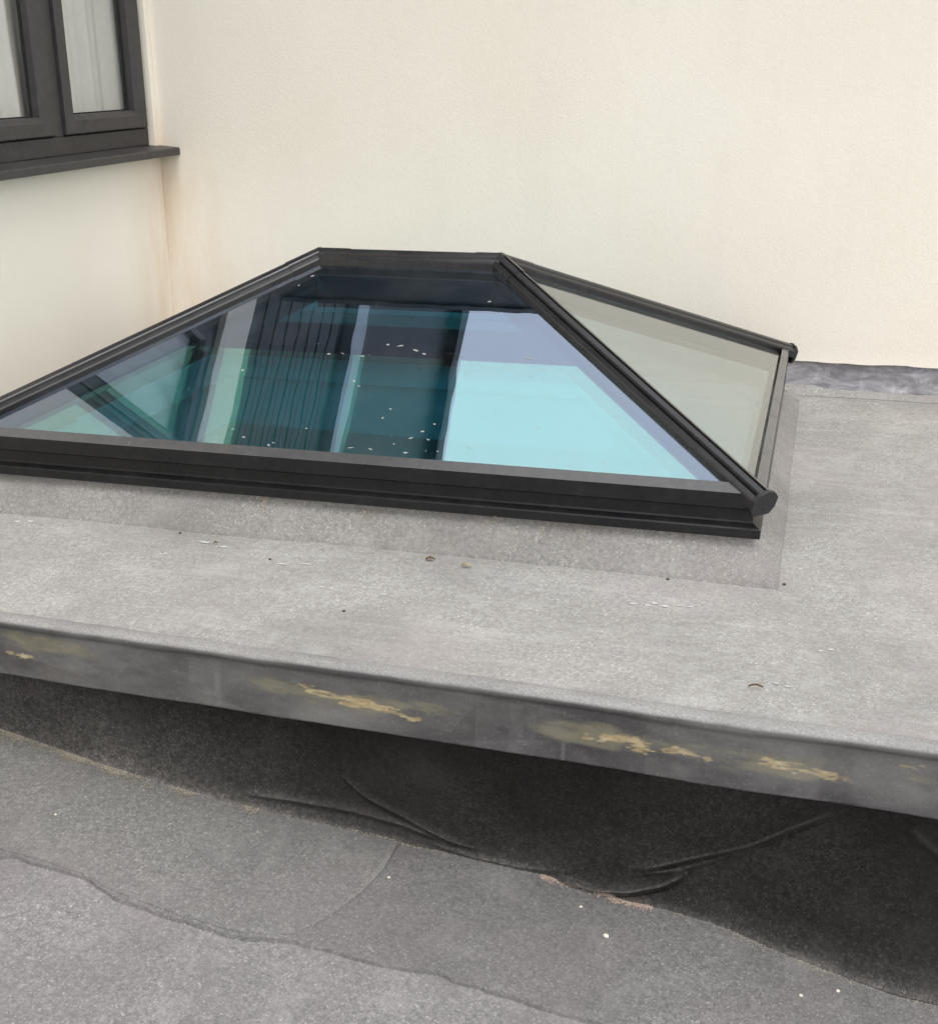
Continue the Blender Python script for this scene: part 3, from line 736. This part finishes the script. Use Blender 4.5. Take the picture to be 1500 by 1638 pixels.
tag(grit('silt', [(-60, 420, 9000, .013, .0007, .0023), (560, 720, 700, .005, .0008, .002), (330, 560, 200, .006, .0008, .002), (720, 880, 200, .004, .0007, .0018), (1080, 1560, 1200, .012, .0006, .0018)], GRIT_Y),
    'line of yellowish silt along the foot of the dark felt', 'silt', kind='stuff')
tag(grit('grit', [(868, 1045, 1300, .008, .0009, .0032), (930, 1000, 400, .006, .001, .003)], GRIT_P),
    'pinkish grit gathered under the big felt fold', 'grit', kind='stuff')

V, F = [], []
for _ in range(700):                                       # pale grains added as a painted highlight along the rounded patch edge
    k = int(min(515, max(400, random.gauss(470, 26)))); q = AQ[k]; tn = AQ[k + 2] - AQ[k - 2]; tn = tn / (np.linalg.norm(tn) + 1e-9)
    nn_ = np.array([-tn[1], tn[0]]); off = .0015 + abs(random.gauss(0, .006)); x, y = q[0] + nn_[0] * off, q[1] + nn_[1] * off
    if y > float(crease_y(x)) - .03: continue
    granule(V, F, (x, y, lowz(x) + float(lund(x, y)) + .0104), random.uniform(.0005, .0014), .35)
tag(mesh('patch_edge_highlight', V, F, mat_plain('pale_highlight_grains', (.31, .30, .285), .95, .3, 300)), 'pale curved highlight added in grains inside the rounded felt patch edge', 'silt', kind='stuff')
LEAF_B = mat_plain('brown_dry_leaf', (.14, .09, .05), .8, .4, 300)
LEAF_Y = mat_plain('straw_leaf', (.42, .34, .20), .8, .3, 300)
STONE = mat_plain('pale_stone', (.72, .68, .58), .8, .15, 300)
DARKBIT = mat_plain('dark_moss', (.07, .06, .04), .95, .4, 300)
CHALK = mat_plain('white_dropping', (.60, .59, .57), .9, .15, 300)
def roofpt(px, py): return hit_plane((px, py), (-FALL, 0, 1.), ZR)
def und(q): return float((fnoise(P3(q[0] * 3, q[1] * 3, 0), 3) - .5) * .010)
def leaf(px, py, ln, wd, rot, mat, label, cat='leaf', name='dry_leaf'):
    q = roofpt(px, py); V, F = [], []; n = 8; z0 = q[2] + und(q) + .0015
    for i in range(n + 1):
        t = i / n; w_ = wd * math.sin(math.pi * min(1, t * .92 + .06)) ** .8; cz = .004 * math.sin(t * 3.1) + .002
        for sgn in (-1, 0, 1):
            u_ = (t - .5) * ln; v_ = sgn * w_ * .5 * random.uniform(.8, 1.1)
            V.append((q[0] + u_ * math.cos(rot) - v_ * math.sin(rot), q[1] + u_ * math.sin(rot) + v_ * math.cos(rot), z0 + cz + .003 * abs(sgn)))
    o = mesh(name, V, grid_faces(n + 1, 3), mat, smooth=True)
    m = o.modifiers.new('solid', 'SOLIDIFY'); m.thickness = .0006
    return tag(o, label, cat, 'litter on the pale roof')
leaf(688, 898, .022, .010, .3, LEAF_B, 'brown leaf scrap on the pale felt in front of the lantern')
leaf(746, 909, .026, .009, -.2, LEAF_Y, 'straw coloured leaf scrap right of the brown one')
leaf(1208, 1104, .026, .004, .05, LEAF_B, 'thin brown sliver lying near the roof edge', 'twig', 'twig')
leaf(345, 872, .010, .004, .9, LEAF_B, 'tiny dark scrap on the pale felt, left of the leaf pieces')
def lump(name, p, r, mat, label, cat, grp, sq=(1, .8, .6)):
    V, F = [], []; nu, nv_ = 8, 6; rr = RNG.uniform(.8, 1.15, (nu, nv_))
    V.append((p[0], p[1], p[2] - r * sq[2] * .6))
    for j in range(1, nv_):
        ph = -math.pi / 2 + math.pi * j / nv_
        for i in range(nu):
            th = 2 * math.pi * i / nu; k = r * rr[i, j]
            V.append((p[0] + k * sq[0] * math.cos(ph) * math.cos(th), p[1] + k * sq[1] * math.cos(ph) * math.sin(th), p[2] + r * sq[2] * .5 + k * sq[2] * math.sin(ph)))
    V.append((p[0], p[1], p[2] + r * sq[2] * 1.5)); o_ = len(V) - 1
    for i in range(nu):
        j = (i + 1) % nu; F.append((0, 1 + j, 1 + i)); F.append((1 + (nv_ - 2) * nu + i, 1 + (nv_ - 2) * nu + j, o_))
        for k in range(nv_ - 2): F.append((1 + k * nu + i, 1 + k * nu + j, 1 + (k + 1) * nu + j, 1 + (k + 1) * nu + i))
    return tag(mesh(name, V, F, mat, smooth=True), label, cat, grp)
for (px, py, r, lb) in [(969, 1505, .0062, 'largest cream pebble on the lower roof below the grit'), (929, 1457, .0036, 'small pale pebble just below the pinkish grit'),
                        (1280, 1600, .0042, 'pale pebble low on the lower roof, left one of the right pair'), (1339, 1592, .0042, 'pale pebble low on the lower roof, right one of the right pair'),
                        (1400, 1583, .0032, 'small pebble at the far right beside the dark felt'), (622, 1409, .0036, 'pale pebble beside the rounded felt patch edge'),
                        (90, 1312, .0036, 'pale pebble on the felt patch at the far left')]:
    q = low(px, py); x, y = q[0], q[1]
    top_ = .0125 if (x < AR[-1, 0] and px < 620) else .007
    lump('pebble', (x, y, lowz(x) + float(lund(x, y)) + top_), r, STONE, lb, 'pebble', 'pebbles on the lower roof')
for (px, py, r, lb) in [(1254, 934, .0042, 'dark moss crumb right of the lantern kerb corner'), (288, 853, .0036, 'leftmost dark crumb on the felt before the lantern'),
                        (432, 896, .0034, 'dark crumb below the tiny leaf scrap'), (550, 978, .0034, 'dark crumb in the middle of the pale felt'), (1068, 927, .004, 'dark crumb at the foot of the kerb near its corner')]:
    q = roofpt(px, py); lump('moss_crumb', (q[0], q[1], q[2] + und(q) + .001), r, DARKBIT, lb, 'moss', 'moss crumbs on the pale roof')
V, F = [], []
for (px, py, hw, hh) in [(1025, 967, 18, 3), (1055, 970, 14, 4), (1095, 972, 12, 2.5), (520, 942, 14, 3), (620, 950, 13, 2.5), (345, 871, 30, 4), (40, 834, 16, 4), (260, 888, 5, 3), (470, 903, 26, 3),
                         (1320, 1041, 12, 3), (1205, 1064, 6, 3), (1250, 1097, 14, 2.5), (1365, 1161, 10, 2.5), (1395, 646, 9, 3), (1348, 677, 5, 3), (1380, 672, 16, 2), (150, 836, 12, 3)]:
    q = roofpt(px, py); sc = np.linalg.norm(q - CAM) / FPX; 
    for m_ in range(2):
        cx_ = q[0] + (m_ - .5) * hw * sc * 1.3; cy_ = q[1] + random.uniform(-1, 1) * hh * sc * 2; o = len(V); zf = 2e-5 * (o % 40)
        for i in range(7):
            t = i / 7 * 2 * math.pi; r = random.uniform(.45, 1.)
            V.append((cx_ + math.cos(t) * hw * sc * r * .5, cy_ + math.sin(t) * hh * sc * 1.1 * r, q[2] + und(q) + .0012 + zf))
        F.append(tuple(range(o, o + 7)))
tag(mesh('white_flecks', V, F, CHALK, upper), kind='stuff')

# dead grass strands caught under the frame
def strand(px, py, label, seed):
    rn = random.Random(seed); V, F = [], []
    n0 = np.array([0, 1., 0]); q = hit_plane((px, py), n0, -.006)
    for k in range(5):
        p = np.array(q) + np.array([rn.uniform(-.012, .012), 0, 0]); dirv = np.array([rn.uniform(-.6, .6), rn.uniform(-.5, -.1), rn.uniform(.2, 1.) * (1 if k < 4 else -1)])
        pts = [p + dirv * t * rn.uniform(.02, .035) + np.array([math.sin(t * 4 + k) * .004, -.003 * t, -.012 * t * t]) for t in np.linspace(0, 1, 7)]
        for i, c_ in enumerate(pts):
            r = .0007 * (1 - .5 * i / 6)
            for a in range(3): V.append((c_[0] + r * math.cos(a * 2.1), c_[1] + r * math.sin(a * 2.1), c_[2] + r * .4 * a))
        o = len(V) - 21
        for i in range(6):
            for a in range(3): F.append((o + i * 3 + a, o + i * 3 + (a + 1) % 3, o + (i + 1) * 3 + (a + 1) % 3, o + (i + 1) * 3 + a))
    tag(mesh('dead_grass_tuft', V, F, LEAF_Y), label, 'dead grass', 'grass tufts under the lantern frame')
for i, (px, py, lb) in enumerate([(424, 800, 'leftmost dead grass tuft caught under the lantern frame'), (592, 818, 'second dead grass tuft from the left under the lantern frame'),
                                  (786, 834, 'middle dead grass tuft under the lantern frame'), (880, 842, 'dead grass tuft right of the middle one under the lantern frame'),
                                  (936, 848, 'dead grass tuft under the lantern frame nearest its right corner'), ]): strand(px, py, lb, i + 3)

tag(house, 'cream rendered house walls meeting in a corner with a dark framed window', 'house')
for ch in house.children:
    if ch.name.startswith('wall') and 'footing' not in ch.name: ch['label'] = 'cream roughcast rendered wall'
win['label'] = 'anthracite two casement window with pale curtains behind'
